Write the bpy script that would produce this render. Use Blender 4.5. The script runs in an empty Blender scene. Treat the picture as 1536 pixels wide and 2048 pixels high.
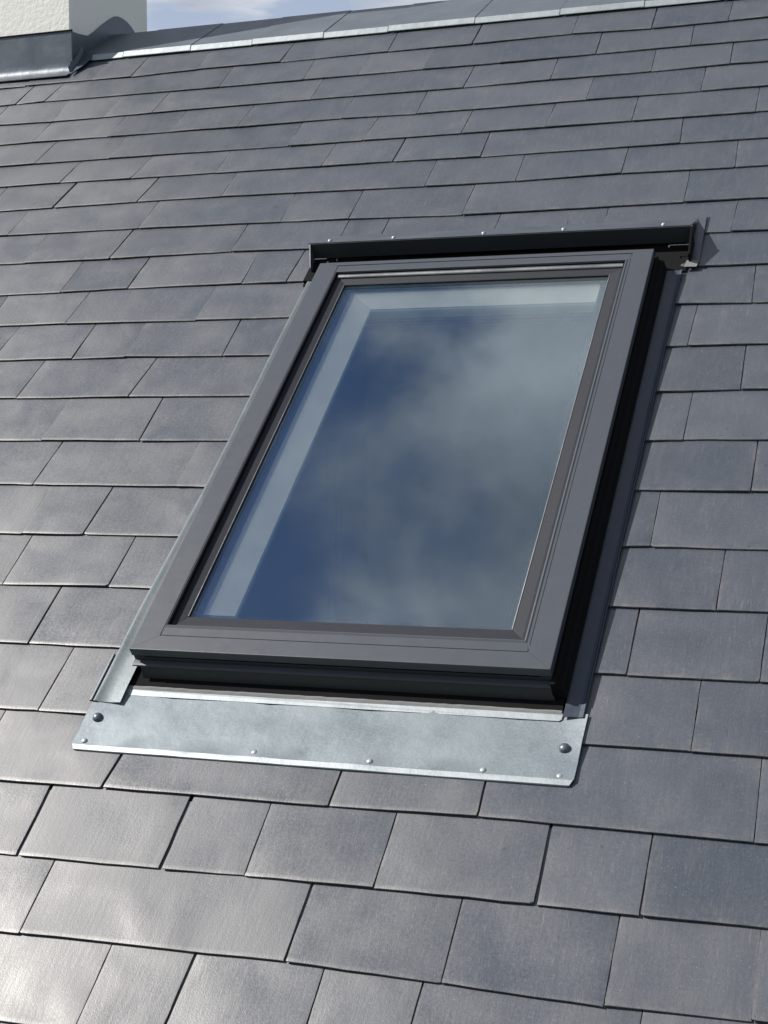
import bpy, bmesh, math, random
from mathutils import Matrix, Vector

# ------------------------------------------------------------------ camera, sky, sun, exposure
TH = math.radians(40.0)                      # roof pitch
ORIGIN = Vector((0.0, 0.0, 6.0))             # roof origin (near the middle of the roof window)
E_A = Vector((1, 0, 0))                      # along the courses
E_B = Vector((0, math.cos(TH), math.sin(TH)))    # up the slope
E_N = Vector((0, -math.sin(TH), math.cos(TH)))   # out of the roof


def world(a, b, h=0.0):
    return ORIGIN + E_A * a + E_B * b + E_N * h


def wdir(a, b, n):
    return E_A * a + E_B * b + E_N * n


scene = bpy.context.scene
cam_data = bpy.data.cameras.new('camera')
cam = bpy.data.objects.new('camera', cam_data)
scene.collection.objects.link(cam)
right = wdir(0.9400161, 0.2576551, -0.2235701)
down = wdir(0.0138728, -0.6837120, -0.7296201)
fwd = wdir(-0.3408478, 0.6827531, -0.6462747)
rot = Matrix((right, -down, -fwd)).transposed()
cam.matrix_world = Matrix.Translation(world(1.11272, -2.23730, 1.97294)) @ rot.to_4x4()
cam_data.sensor_fit = 'VERTICAL'
cam_data.sensor_height = 36.0
cam_data.lens = 3133.48 * 36.0 / 2048.0
cam_data.clip_start = 0.05
cam_data.clip_end = 2000.0
scene.camera = cam

SUN = wdir(-1.08, 0.43, 1.0).normalized()
SUN_EL = math.asin(SUN.z)
SUN_AZ = math.atan2(SUN.x, SUN.y)

world_data = bpy.data.worlds.new('World')
scene.world = world_data
world_data.use_nodes = True


def build_sky():
    nt = world_data.node_tree
    nt.nodes.clear()
    N, L = nt.nodes.new, nt.links.new
    out = N('ShaderNodeOutputWorld')
    bg = N('ShaderNodeBackground')
    bg.inputs['Strength'].default_value = 0.055
    sky = N('ShaderNodeTexSky')
    sky.sky_type = 'NISHITA'
    sky.sun_disc = False
    sky.sun_elevation = SUN_EL
    sky.sun_rotation = SUN_AZ
    sky.air_density = 1.0
    sky.dust_density = 0.5
    sky.ozone_density = 5.0
    # broken cloud over the whole dome, laid out on a flat cloud deck
    tc = N('ShaderNodeTexCoord')
    sep = N('ShaderNodeSeparateXYZ')
    L(tc.outputs['Generated'], sep.inputs[0])
    zc = N('ShaderNodeMath'); zc.operation = 'MAXIMUM'; zc.inputs[1].default_value = 0.0
    L(sep.outputs['Z'], zc.inputs[0])
    zz = N('ShaderNodeMath'); zz.operation = 'ADD'; zz.inputs[1].default_value = 0.12
    L(zc.outputs[0], zz.inputs[0])
    dx = N('ShaderNodeMath'); dx.operation = 'DIVIDE'
    dy = N('ShaderNodeMath'); dy.operation = 'DIVIDE'
    L(sep.outputs['X'], dx.inputs[0]); L(zz.outputs[0], dx.inputs[1])
    L(sep.outputs['Y'], dy.inputs[0]); L(zz.outputs[0], dy.inputs[1])
    com = N('ShaderNodeCombineXYZ')
    L(dx.outputs[0], com.inputs[0]); L(dy.outputs[0], com.inputs[1])
    mp = N('ShaderNodeMapping')
    mp.inputs['Location'].default_value = CLOUD_SHIFT
    L(com.outputs[0], mp.inputs['Vector'])
    no = N('ShaderNodeTexNoise')
    no.inputs['Scale'].default_value = 3.4
    no.inputs['Detail'].default_value = 7.0
    no.inputs['Roughness'].default_value = 0.52
    no.inputs['Distortion'].default_value = 0.25
    L(mp.outputs[0], no.inputs['Vector'])
    ramp = N('ShaderNodeValToRGB')
    ramp.color_ramp.interpolation = 'EASE'
    ramp.color_ramp.elements[0].position = 0.41
    ramp.color_ramp.elements[0].color = (0, 0, 0, 1)
    ramp.color_ramp.elements[1].position = 0.55
    ramp.color_ramp.elements[1].color = (1, 1, 1, 1)
    L(no.outputs['Fac'], ramp.inputs[0])
    # cloud brightness, softly uneven
    no2 = N('ShaderNodeTexNoise')
    no2.inputs['Scale'].default_value = 6.0
    no2.inputs['Detail'].default_value = 6.0
    L(mp.outputs[0], no2.inputs['Vector'])
    ccol = N('ShaderNodeMix'); ccol.data_type = 'RGBA'
    ccol.inputs['A'].default_value = (2.4, 2.7, 3.2, 1)
    ccol.inputs['B'].default_value = (10.0, 10.0, 10.0, 1)
    cr = N('ShaderNodeMapRange'); cr.inputs['From Min'].default_value = 0.30; cr.inputs['From Max'].default_value = 0.70
    L(no2.outputs['Fac'], cr.inputs['Value'])
    L(cr.outputs[0], ccol.inputs['Factor'])
    mix = N('ShaderNodeMix'); mix.data_type = 'RGBA'
    sc = N('ShaderNodeMath'); sc.operation = 'MULTIPLY'; sc.inputs[1].default_value = 0.9
    L(ramp.outputs[0], sc.inputs[0])
    L(sc.outputs[0], mix.inputs['Factor'])
    L(sky.outputs[0], mix.inputs['A'])
    L(ccol.outputs['Result'], mix.inputs['B'])
    # pale summer haze low over the horizon
    inv = N('ShaderNodeMath'); inv.operation = 'SUBTRACT'; inv.inputs[0].default_value = 1.0
    L(zc.outputs[0], inv.inputs[1])
    pw = N('ShaderNodeMath'); pw.operation = 'POWER'; pw.inputs[1].default_value = 2.4
    L(inv.outputs[0], pw.inputs[0])
    pf = N('ShaderNodeMath'); pf.operation = 'MULTIPLY'; pf.inputs[1].default_value = 0.92
    L(pw.outputs[0], pf.inputs[0])
    hz = N('ShaderNodeMix'); hz.data_type = 'RGBA'
    hz.inputs['B'].default_value = (8.6, 9.3, 10.8, 1)
    L(pf.outputs[0], hz.inputs['Factor'])
    L(mix.outputs['Result'], hz.inputs['A'])
    L(hz.outputs['Result'], bg.inputs['Color'])
    L(bg.outputs[0], out.inputs[0])


CLOUD_SHIFT = (15.57, 8.51, 0.0)
build_sky()

sun_data = bpy.data.lights.new('sun', 'SUN')
sun_data.energy = 5.0
sun_data.angle = math.radians(0.53)
sun_data.color = (1.0, 0.945, 0.87)
sun = bpy.data.objects.new('sun', sun_data)
scene.collection.objects.link(sun)
sun.rotation_euler = (-SUN).to_track_quat('-Z', 'Y').to_euler()
sun.location = (-8, -6, 20)

scene.view_settings.view_transform = 'Standard'
scene.view_settings.look = 'None'
scene.view_settings.exposure = 0.6
scene.view_settings.gamma = 1.0
scene.view_settings.use_curve_mapping = False
scene.cycles.use_denoising = True
scene.cycles.max_bounces = 8
scene.cycles.transparent_max_bounces = 12
scene.cycles.caustics_reflective = False
scene.cycles.caustics_refractive = False

# ------------------------------------------------------------------ helpers
COL = scene.collection
ROOF_M = Matrix.Translation(ORIGIN) @ Matrix((E_A, E_B, E_N)).transposed().to_4x4()


def tag(o, label=None, category=None, kind=None, group=None):
    if label: o['label'] = label
    if category: o['category'] = category
    if kind: o['kind'] = kind
    if group: o['group'] = group
    return o


def empty(name, matrix):
    o = bpy.data.objects.new(name, None)
    o.empty_display_size = 0.1
    COL.objects.link(o)
    o.matrix_world = matrix
    return o


def obj(name, me, mats=None, parent=None, loc=None):
    if mats is not None:
        for m in (mats if isinstance(mats, (list, tuple)) else [mats]):
            me.materials.append(m)
    o = bpy.data.objects.new(name, me)
    COL.objects.link(o)
    if parent is not None:
        o.parent = parent
    if loc is not None:
        o.location = loc
    return o


def mesh(name, verts, faces, smooth=False, mat_idx=None):
    me = bpy.data.meshes.new(name)
    me.from_pydata([tuple(v) for v in verts], [], faces)
    if mat_idx:
        me.polygons.foreach_set('material_index', mat_idx)
    if smooth is True:
        me.polygons.foreach_set('use_smooth', [True] * len(me.polygons))
    elif smooth:
        me.polygons.foreach_set('use_smooth', smooth)
    me.update()
    return me


def fix_normals(me):
    bm = bmesh.new(); bm.from_mesh(me)
    bmesh.ops.recalc_face_normals(bm, faces=bm.faces)
    bm.to_mesh(me); bm.free()
    return me


class MB:
    """collects boxes, prisms and sheets into one mesh"""
    def __init__(self):
        self.v, self.f, self.m = [], [], []

    def add(self, verts, faces, mi=0):
        o = len(self.v)
        self.v += [tuple(p) for p in verts]
        self.f += [tuple(i + o for i in f) for f in faces]
        self.m += [mi] * len(faces)
        return self

    def box(self, x0, x1, y0, y1, z0, z1, mi=0):
        vs = [(x, y, z) for z in (z0, z1) for y in (y0, y1) for x in (x0, x1)]
        return self.add(vs, [(0, 2, 3, 1), (4, 5, 7, 6), (0, 1, 5, 4), (2, 6, 7, 3), (0, 4, 6, 2), (1, 3, 7, 5)], mi)

    def extrude_x(self, prof, x0, x1, mi=0, cap=True):
        """closed profile of (y, z) drawn out along x"""
        n = len(prof)
        vs = [(x0, y, z) for y, z in prof] + [(x1, y, z) for y, z in prof]
        fs = [(i, (i + 1) % n, n + (i + 1) % n, n + i) for i in range(n)]
        if cap:
            fs += [tuple(range(n))[::-1], tuple(range(n, 2 * n))]
        return self.add(vs, fs, mi)

    def extrude_y(self, prof, y0, y1, mi=0):
        """closed profile of (x, z) drawn out along y"""
        n = len(prof)
        vs = [(x, y0, z) for x, z in prof] + [(x, y1, z) for x, z in prof]
        fs = [(i, (i + 1) % n, n + (i + 1) % n, n + i) for i in range(n)]
        fs += [tuple(range(n))[::-1], tuple(range(n, 2 * n))]
        return self.add(vs, fs, mi)

    def mesh(self, name, smooth=False, bevel=0.0, seg=2):
        me = mesh(name, self.v, self.f, False, self.m)
        bm = bmesh.new(); bm.from_mesh(me)
        bmesh.ops.recalc_face_normals(bm, faces=bm.faces)
        if bevel > 0:
            es = [e for e in bm.edges if len(e.link_faces) == 2 and e.calc_face_angle(0) > 0.5]
            bmesh.ops.bevel(bm, geom=es, offset=bevel, segments=seg, affect='EDGES', profile=0.6, clamp_overlap=True)
        if smooth:
            for fc in bm.faces: fc.smooth = True
        bm.to_mesh(me); bm.free()
        if smooth:
            sharp_by_angle(me, 0.7)
        return me


def sharp_by_angle(me, ang):
    bm = bmesh.new(); bm.from_mesh(me)
    for e in bm.edges:
        if len(e.link_faces) == 2:
            e.smooth = e.calc_face_angle(0) < ang
    bm.to_mesh(me); bm.free()


# ------------------------------------------------------------------ materials
class NB:
    """small node-building helper"""
    def __init__(self, name):
        self.mat = bpy.data.materials.new(name)
        self.mat.use_nodes = True
        self.nt = self.mat.node_tree
        self.bsdf = self.nt.nodes['Principled BSDF']
        self.tc = self.nt.nodes.new('ShaderNodeTexCoord')

    def n(self, t): return self.nt.nodes.new(t)
    def l(self, a, b): self.nt.links.new(a, b)

    def coords(self, scale=(1, 1, 1), rnd=False):
        mp = self.n('ShaderNodeMapping')
        mp.inputs['Scale'].default_value = scale
        src = self.tc.outputs['Object']
        if rnd:
            oi = self.n('ShaderNodeObjectInfo')
            mu = self.n('ShaderNodeMath'); mu.operation = 'MULTIPLY'; mu.inputs[1].default_value = 57.0
            self.l(oi.outputs['Random'], mu.inputs[0])
            ad = self.n('ShaderNodeVectorMath'); ad.operation = 'ADD'
            self.l(src, ad.inputs[0]); self.l(mu.outputs[0], ad.inputs[1])
            src = ad.outputs[0]
        self.l(src, mp.inputs['Vector'])
        return mp.outputs[0]

    def noise(self, co, scale, detail=4.0, rough=0.55, dist=0.0):
        t = self.n('ShaderNodeTexNoise')
        t.inputs['Scale'].default_value = scale
        t.inputs['Detail'].default_value = detail
        t.inputs['Roughness'].default_value = rough
        t.inputs['Distortion'].default_value = dist
        self.l(co, t.inputs['Vector'])
        return t.outputs['Fac']

    def rng(self, x, a, b, c, d):
        t = self.n('ShaderNodeMapRange')
        for i, val in zip(('From Min', 'From Max', 'To Min', 'To Max'), (a, b, c, d)):
            t.inputs[i].default_value = val
        self.l(x, t.inputs['Value'])
        return t.outputs[0]

    def mixc(self, f, a, b):
        t = self.n('ShaderNodeMix'); t.data_type = 'RGBA'
        if isinstance(f, float): t.inputs['Factor'].default_value = f
        else: self.l(f, t.inputs['Factor'])
        for key, val in (('A', a), ('B', b)):
            if isinstance(val, tuple): t.inputs[key].default_value = (*val, 1) if len(val) == 3 else val
            else: self.l(val, t.inputs[key])
        return t.outputs['Result']

    def math(self, op, a, b):
        t = self.n('ShaderNodeMath'); t.operation = op
        for i, val in enumerate((a, b)):
            if isinstance(val, (int, float)): t.inputs[i].default_value = val
            else: self.l(val, t.inputs[i])
        return t.outputs[0]

    def bump(self, hgt, dist, strength=1.0, prev=None):
        t = self.n('ShaderNodeBump')
        t.inputs['Distance'].default_value = dist
        t.inputs['Strength'].default_value = strength
        self.l(hgt, t.inputs['Height'])
        if prev is not None: self.l(prev, t.inputs['Normal'])
        return t.outputs[0]

    def set(self, **kw):
        for k, val in kw.items():
            key = {'base': 'Base Color', 'rough': 'Roughness', 'metal': 'Metallic', 'normal': 'Normal',
                   'spec': 'Specular IOR Level', 'coat': 'Coat Weight', 'coat_rough': 'Coat Roughness', 'ior': 'IOR'}[k]
            if isinstance(val, tuple): self.bsdf.inputs[key].default_value = (*val, 1)
            elif isinstance(val, (int, float)): self.bsdf.inputs[key].default_value = val
            else: self.l(val, self.bsdf.inputs[key])
        return self.mat


def mat_slate():
    m = NB('slate')
    co = m.coords((1, 1, 1), True)
    cs = m.coords((1.0, 0.16, 1.0), True)            # stretched down the slope: riven grain
    oi = m.n('ShaderNodeObjectInfo')
    patch = m.noise(co, 7.0, 3.0, 0.5, 0.6)
    fine = m.noise(co, 190.0, 3.0, 0.6)
    streak = m.noise(cs, 90.0, 4.0, 0.6)
    base = m.mixc(m.rng(oi.outputs['Random'], 0, 1, 0, 1), (0.028, 0.038, 0.057), (0.041, 0.051, 0.070))
    base = m.mixc(m.rng(patch, 0.35, 0.7, 0.0, 0.35), base, (0.066, 0.071, 0.083))
    base = m.mixc(m.rng(streak, 0.5, 0.8, 0.0, 0.25), base, (0.10, 0.10, 0.106))
    base = m.mixc(m.rng(fine, 0.62, 0.8, 0.0, 0.22), base, (0.12, 0.12, 0.122))
    # hair-fine pale scratches running down the slope, in patches
    hair = m.noise(m.coords((1.0, 0.035, 1.0), True), 520.0, 2.0, 0.5)
    base = m.mixc(m.math('MULTIPLY', m.rng(hair, 0.60, 0.74, 0.0, 0.28), m.rng(m.noise(co, 14.0, 2.0), 0.4, 0.65, 0.1, 1.0)), base, (0.19, 0.19, 0.19))
    spk = m.noise(co, 330.0, 1.0, 0.3)
    base = m.mixc(m.rng(spk, 0.72, 0.78, 0.0, 0.4), base, (0.2, 0.2, 0.2))
    # dust and mortar haze along the edges
    at = m.n('ShaderNodeAttribute'); at.attribute_name = 'rim'
    rim = m.math('MULTIPLY', at.outputs['Fac'], m.rng(m.noise(co, 28.0, 4.0, 0.65), 0.46, 0.70, 0.0, 0.45))
    base = m.mixc(rim, base, (0.175, 0.163, 0.148))
    # dark flecks
    fl = m.noise(co, 60.0, 1.0, 0.3)
    base = m.mixc(m.rng(fl, 0.76, 0.80, 0.0, 0.7), base, (0.03, 0.03, 0.034))
    rough = m.math('ADD', m.rng(m.noise(co, 8.0, 2.0, 0.5, 0.5), 0.32, 0.68, 0.375, 0.475), m.rng(fine, 0.3, 0.7, -0.04, 0.05))
    rough = m.math('ADD', rough, m.rng(m.math('FRACT', m.math('MULTIPLY', oi.outputs['Random'], 13.7), 0), 0, 1, -0.035, 0.045))
    und = m.noise(co, 7.0, 1.5, 0.4, 0.4)
    b1 = m.bump(und, 0.0075, 0.45)
    b2 = m.bump(m.noise(cs, 150.0, 5.0, 0.65), 0.0004, 0.5, b1)
    b3 = m.bump(m.noise(co, 420.0, 3.0, 0.6), 0.00035, 0.45, b2)
    m.bsdf.inputs['Specular Tint'].default_value = (1.0, 0.985, 0.965, 1)
    return m.set(base=base, rough=rough, normal=b3, spec=1.0, ior=1.5)


def mat_slate_edge():
    m = NB('slate_edge')
    co = m.coords((1, 1, 1), True)
    nz = m.noise(co, 55.0, 5.0, 0.7)
    base = m.mixc(m.rng(nz, 0.46, 0.66, 0, 1), (0.12, 0.12, 0.125), (0.27, 0.25, 0.225))
    nb = m.bump(m.noise(co, 160.0, 4.0, 0.7), 0.0015, 0.8)
    return m.set(base=base, rough=0.8, normal=nb, spec=0.3)


def mat_zinc(name, c0, c1, rough=0.42, metal=0.75, speck=True):
    m = NB(name)
    co = m.coords()
    big = m.noise(co, 9.0, 4.0, 0.6, 0.5)
    fine = m.noise(co, 260.0, 3.0, 0.6)
    base = m.mixc(m.rng(big, 0.3, 0.7, 0, 1), c0, c1)
    if speck:
        base = m.mixc(m.rng(fine, 0.35, 0.7, 0.0, 0.35), base, tuple(min(1, 1.25 * k) for k in c1))
    rg = m.math('ADD', m.rng(big, 0.3, 0.7, rough - 0.05, rough + 0.07), m.rng(fine, 0.3, 0.7, -0.05, 0.06))
    nb = m.bump(m.noise(co, 14.0, 3.0, 0.5), 0.004, 0.5)
    nb = m.bump(fine, 0.0003, 0.5, nb)
    return m.set(base=base, rough=rg, metal=metal, normal=nb)


def mat_paint(name, c, rough=0.38, spec=0.5, grain=0.00012):
    m = NB(name)
    co = m.coords()
    big = m.noise(co, 5.0, 3.0, 0.6)
    base = m.mixc(m.rng(big, 0.3, 0.7, 0, 1), tuple(k * 0.97 for k in c), tuple(k * 1.03 for k in c))
    dust = m.noise(co, 120.0, 4.0, 0.7)
    base = m.mixc(m.rng(dust, 0.6, 0.8, 0.0, 0.12), base, (0.3, 0.3, 0.3))
    rg = m.rng(m.noise(co, 30.0, 3.0, 0.6), 0.3, 0.7, rough - 0.015, rough + 0.025)
    nb = m.bump(m.noise(co, 500.0, 2.0, 0.5), grain, 0.6)
    return m.set(base=base, rough=rg, normal=nb, spec=spec)


def mat_plain(name, c, rough=0.6, spec=0.4):
    m = NB(name)
    co = m.coords()
    nz = m.noise(co, 12.0, 4.0, 0.6)
    base = m.mixc(m.rng(nz, 0.3, 0.7, 0, 1), tuple(k * 0.88 for k in c), tuple(min(1, k * 1.1) for k in c))
    return m.set(base=base, rough=rough, spec=spec)


def mat_stucco():
    m = NB('roughcast_render')
    co = m.coords()
    nz = m.noise(co, 75.0, 4.0, 0.55)
    base = m.mixc(m.rng(m.noise(co, 4.0, 3.0), 0.3, 0.7, 0, 1), (0.85, 0.83, 0.80), (0.88, 0.865, 0.84))
    nb = m.bump(nz, 0.0028, 0.5)
    return m.set(base=base, rough=0.9, normal=nb, spec=0.2)


def mat_glass():
    mat = bpy.data.materials.new('coated_glass')
    mat.use_nodes = True
    nt = mat.node_tree
    nt.nodes.clear()
    N, L = nt.nodes.new, nt.links.new
    out = N('ShaderNodeOutputMaterial')
    tr = N('ShaderNodeBsdfTransparent'); tr.inputs['Color'].default_value = (1.0, 1.0, 1.0, 1)
    gl = N('ShaderNodeBsdfGlossy'); gl.inputs['Roughness'].default_value = 0.0
    gl.inputs['Color'].default_value = (0.80, 0.92, 1.0, 1)
    lw = N('ShaderNodeLayerWeight'); lw.inputs['Blend'].default_value = 0.35
    mr = N('ShaderNodeMapRange')
    mr.inputs['To Min'].default_value = 0.13; mr.inputs['To Max'].default_value = 0.55
    L(lw.outputs['Fresnel'], mr.inputs['Value'])
    mx = N('ShaderNodeMixShader')
    L(mr.outputs[0], mx.inputs[0]); L(tr.outputs[0], mx.inputs[1]); L(gl.outputs[0], mx.inputs[2])
    L(mx.outputs[0], out.inputs[0])
    return mat


M = {
    'slate': mat_slate(),
    'slate_edge': mat_slate_edge(),
    'zinc': mat_zinc('zinc_sheet', (0.150, 0.180, 0.202), (0.184, 0.216, 0.238), 0.50, 0.40),
    'zinc_dark': mat_zinc('weathered_zinc', (0.085, 0.10, 0.125), (0.11, 0.127, 0.152), 0.42, 0.5, False),
    'zinc_bright': mat_zinc('bare_zinc_and_glint', (0.25, 0.285, 0.31), (0.31, 0.34, 0.365), 0.50, 0.42),  # pale zinc; on ridge flange and hem it paints in the sun's glint
    'frame': mat_paint('grey_coated_aluminium', (0.049, 0.056, 0.070)),
    'frame_dark': mat_paint('dark_coated_aluminium', (0.024, 0.027, 0.034), 0.42),
    'hood': mat_paint('charcoal_hood', (0.040, 0.046, 0.057), 0.45, 0.4),
    'black': mat_plain('black_rubber_and_shade', (0.006, 0.006, 0.007), 0.9, 0.12),  # rubber seals, and parts blackened to stand in for shade
    'bead': mat_paint('grey_glazing_seal', (0.020, 0.023, 0.030), 0.6, 0.2, 0.0008),
    'chrome': mat_zinc('satin_metal_trim', (0.20, 0.21, 0.225), (0.25, 0.26, 0.275), 0.38, 0.8, False),
    'zinc_mid': mat_zinc('dull_zinc', (0.105, 0.128, 0.142), (0.135, 0.158, 0.173), 0.5, 0.4),
    'ridge': mat_zinc('ridge_zinc', (0.105, 0.122, 0.148), (0.135, 0.153, 0.18), 0.42, 0.45, False),
    'channel': mat_zinc('shade_deepened_zinc', (0.045, 0.056, 0.078), (0.058, 0.07, 0.094), 0.38, 0.5, False),  # zinc darkened for the shade beside the sash
    'foam': mat_plain('grey_sealing_strip', (0.15, 0.155, 0.16), 0.9),
    'white': mat_plain('white_lining', (0.76, 0.79, 0.69), 0.6),
    'stucco': mat_stucco(),
    'glass': mat_glass(),
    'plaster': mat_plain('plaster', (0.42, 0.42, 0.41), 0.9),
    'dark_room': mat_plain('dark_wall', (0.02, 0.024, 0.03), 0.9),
    'timber': mat_plain('timber', (0.045, 0.036, 0.028), 0.8),
    'grass': mat_plain('grass', (0.06, 0.09, 0.035), 0.95),
}

# ------------------------------------------------------------------ measured courses (metres on the roof)
BOUND = {
  1: [(-1.759, 1.7786), (-1.655, 1.7813), (-1.5, 1.7852), (-1.291, 1.7795), (-1.055, 1.7901), (-0.868, 1.7892), (-0.791, 1.7882), (-0.443, 1.7909), (-0.191, 1.7902), (-0.075, 1.7895), (0.097, 1.7956), (0.322, 1.7845), (0.435, 1.7828), (0.632, 1.7926)],
  2: [(-1.7, 1.6599), (-1.647, 1.6645), (-1.541, 1.6671), (-1.271, 1.6628), (-1.111, 1.6623), (-0.952, 1.6612), (-0.824, 1.6617), (-0.676, 1.6614), (-0.309, 1.6619), (-0.048, 1.6603), (0.185, 1.6646), (0.446, 1.6652), (0.643, 1.6646)],
  3: [(-1.64, 1.5396), (-1.461, 1.5327), (-1.206, 1.5349), (-1.118, 1.5369), (-0.781, 1.5365), (-0.616, 1.5401), (-0.262, 1.5333), (-0.023, 1.5394), (0.353, 1.5401), (0.497, 1.5371), (0.559, 1.5451), (0.654, 1.542)],
  4: [(-1.577, 1.412), (-1.466, 1.4151), (-1.216, 1.4139), (-1.014, 1.4152), (-0.738, 1.411), (-0.483, 1.4164), (-0.263, 1.4094), (0.005, 1.4074), (0.205, 1.414), (0.34, 1.4141), (0.498, 1.4153), (0.665, 1.4168)],
  5: [(-1.515, 1.2872), (-1.396, 1.2872), (-1.155, 1.2886), (-1.017, 1.2853), (-0.768, 1.2841), (-0.695, 1.2855), (-0.598, 1.2864), (-0.383, 1.2875), (-0.26, 1.2869), (-0.108, 1.2873), (0.03, 1.2865), (0.119, 1.287), (0.342, 1.2886), (0.475, 1.2919), (0.676, 1.2899)],
  6: [(-1.456, 1.168), (-1.263, 1.1712), (-0.943, 1.1674), (-0.776, 1.1693), (-0.653, 1.1656), (-0.464, 1.1665), (-0.266, 1.168), (-0.092, 1.162), (-0.026, 1.1637), (0.056, 1.161), (0.352, 1.1602), (0.474, 1.1635), (0.687, 1.164)],
  7: [(-1.391, 1.038), (-1.223, 1.0398), (-0.965, 1.0446), (-0.717, 1.0469), (-0.611, 1.0435), (-0.309, 1.0362), (-0.146, 1.0356), (-0.061, 1.0336), (0.083, 1.0343), (0.355, 1.0407), (0.519, 1.0356), (0.698, 1.0394)],
  8: [(-1.328, 0.9118), (-0.907, 0.9122), (-0.648, 0.9084), (-0.565, 0.908), (-0.311, 0.9035), (-0.199, 0.898), (-0.028, 0.8934), (0.112, 0.8936), (0.369, 0.8951), (0.52, 0.8975), (0.71, 0.8996)],
  9: [(-1.259, 0.7726), (-0.933, 0.7745), (-0.739, 0.7737), (-0.59, 0.7825), (-0.521, 0.7795), (-0.388, 0.7781), (0.587, 0.7687), (0.641, 0.7682), (0.722, 0.7652)],
  10: [(-1.187, 0.6274), (-1.01, 0.6325), (-0.82, 0.6384), (-0.473, 0.6405), (-0.392, 0.6376), (-0.336, 0.6402), (0.586, 0.6369), (0.71, 0.6377), (0.734, 0.6379)],
  11: [(-1.122, 0.495), (-0.937, 0.497), (-0.716, 0.4971), (-0.464, 0.4953), (-0.423, 0.4953), (-0.34, 0.4953), (0.567, 0.5001), (0.71, 0.496), (0.746, 0.4959)],
  12: [(-1.052, 0.3538), (-0.852, 0.3554), (-0.719, 0.3588), (-0.461, 0.3542), (-0.333, 0.3518), (0.558, 0.3528), (0.596, 0.3531), (0.714, 0.3538), (0.759, 0.3554)],
  13: [(-0.979, 0.2081), (-0.888, 0.2102), (-0.641, 0.2095), (-0.342, 0.2077), (0.555, 0.2043), (0.719, 0.2089), (0.772, 0.2078)],
  14: [(-0.906, 0.0595), (-0.741, 0.0591), (-0.553, 0.057), (-0.345, 0.0581), (0.557, 0.0543), (0.626, 0.0585), (0.785, 0.0566)],
  15: [(-0.834, -0.0856), (-0.751, -0.0862), (-0.552, -0.0886), (-0.34, -0.0891), (0.556, -0.0862), (0.605, -0.0869), (0.769, -0.0874), (0.798, -0.0883)],
  16: [(-0.758, -0.2388), (-0.561, -0.2365), (-0.437, -0.2375), (-0.346, -0.2364), (0.556, -0.2362), (0.605, -0.2373), (0.738, -0.2382), (0.811, -0.2384)],
  17: [(-0.686, -0.3834), (-0.543, -0.3845), (-0.439, -0.3814), (-0.35, -0.3818), (0.559, -0.3879), (0.737, -0.3877), (0.824, -0.3869)],
  18: [(-0.608, -0.5405), (-0.546, -0.5369), (-0.446, -0.5389), (-0.349, -0.5383), (0.558, -0.5413), (0.609, -0.5425), (0.838, -0.5424)],
  19: [(-0.529, -0.6987), (-0.451, -0.6964), (-0.346, -0.698), (0.563, -0.6922), (0.732, -0.6933), (0.84, -0.695), (0.851, -0.696)],
  20: [(-0.451, -0.857), (-0.347, -0.8563), (-0.249, -0.8538), (-0.078, -0.8546), (0.068, -0.8542), (0.169, -0.8516), (0.282, -0.8506), (0.419, -0.8469), (0.476, -0.8509), (0.538, -0.8513), (0.695, -0.855), (0.844, -0.8531), (0.865, -0.8536)],
  21: [(-0.379, -1.0021), (-0.347, -1.0018), (-0.272, -1.0037), (-0.079, -0.9994), (0.068, -0.9975), (0.186, -0.9983), (0.285, -0.9954), (0.428, -0.9979), (0.506, -0.9967), (0.542, -0.996), (0.669, -0.9982), (0.698, -0.9965), (0.878, -0.9956)],
  22: [(-0.308, -1.1444), (-0.273, -1.1438), (-0.106, -1.1441), (0.039, -1.141), (0.138, -1.1379), (0.184, -1.1364), (0.247, -1.141), (0.405, -1.1428), (0.431, -1.1402), (0.538, -1.1461), (0.668, -1.1458), (0.722, -1.1469), (0.87, -1.141), (0.891, -1.1411)],
  23: [(-0.308, -1.2924), (-0.273, -1.2918), (-0.106, -1.2921), (0.039, -1.289), (0.138, -1.2859), (0.184, -1.2844), (0.247, -1.289), (0.405, -1.2908), (0.431, -1.2882), (0.538, -1.2941), (0.668, -1.2938), (0.722, -1.2949), (0.87, -1.289), (0.891, -1.2891)],
}
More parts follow.
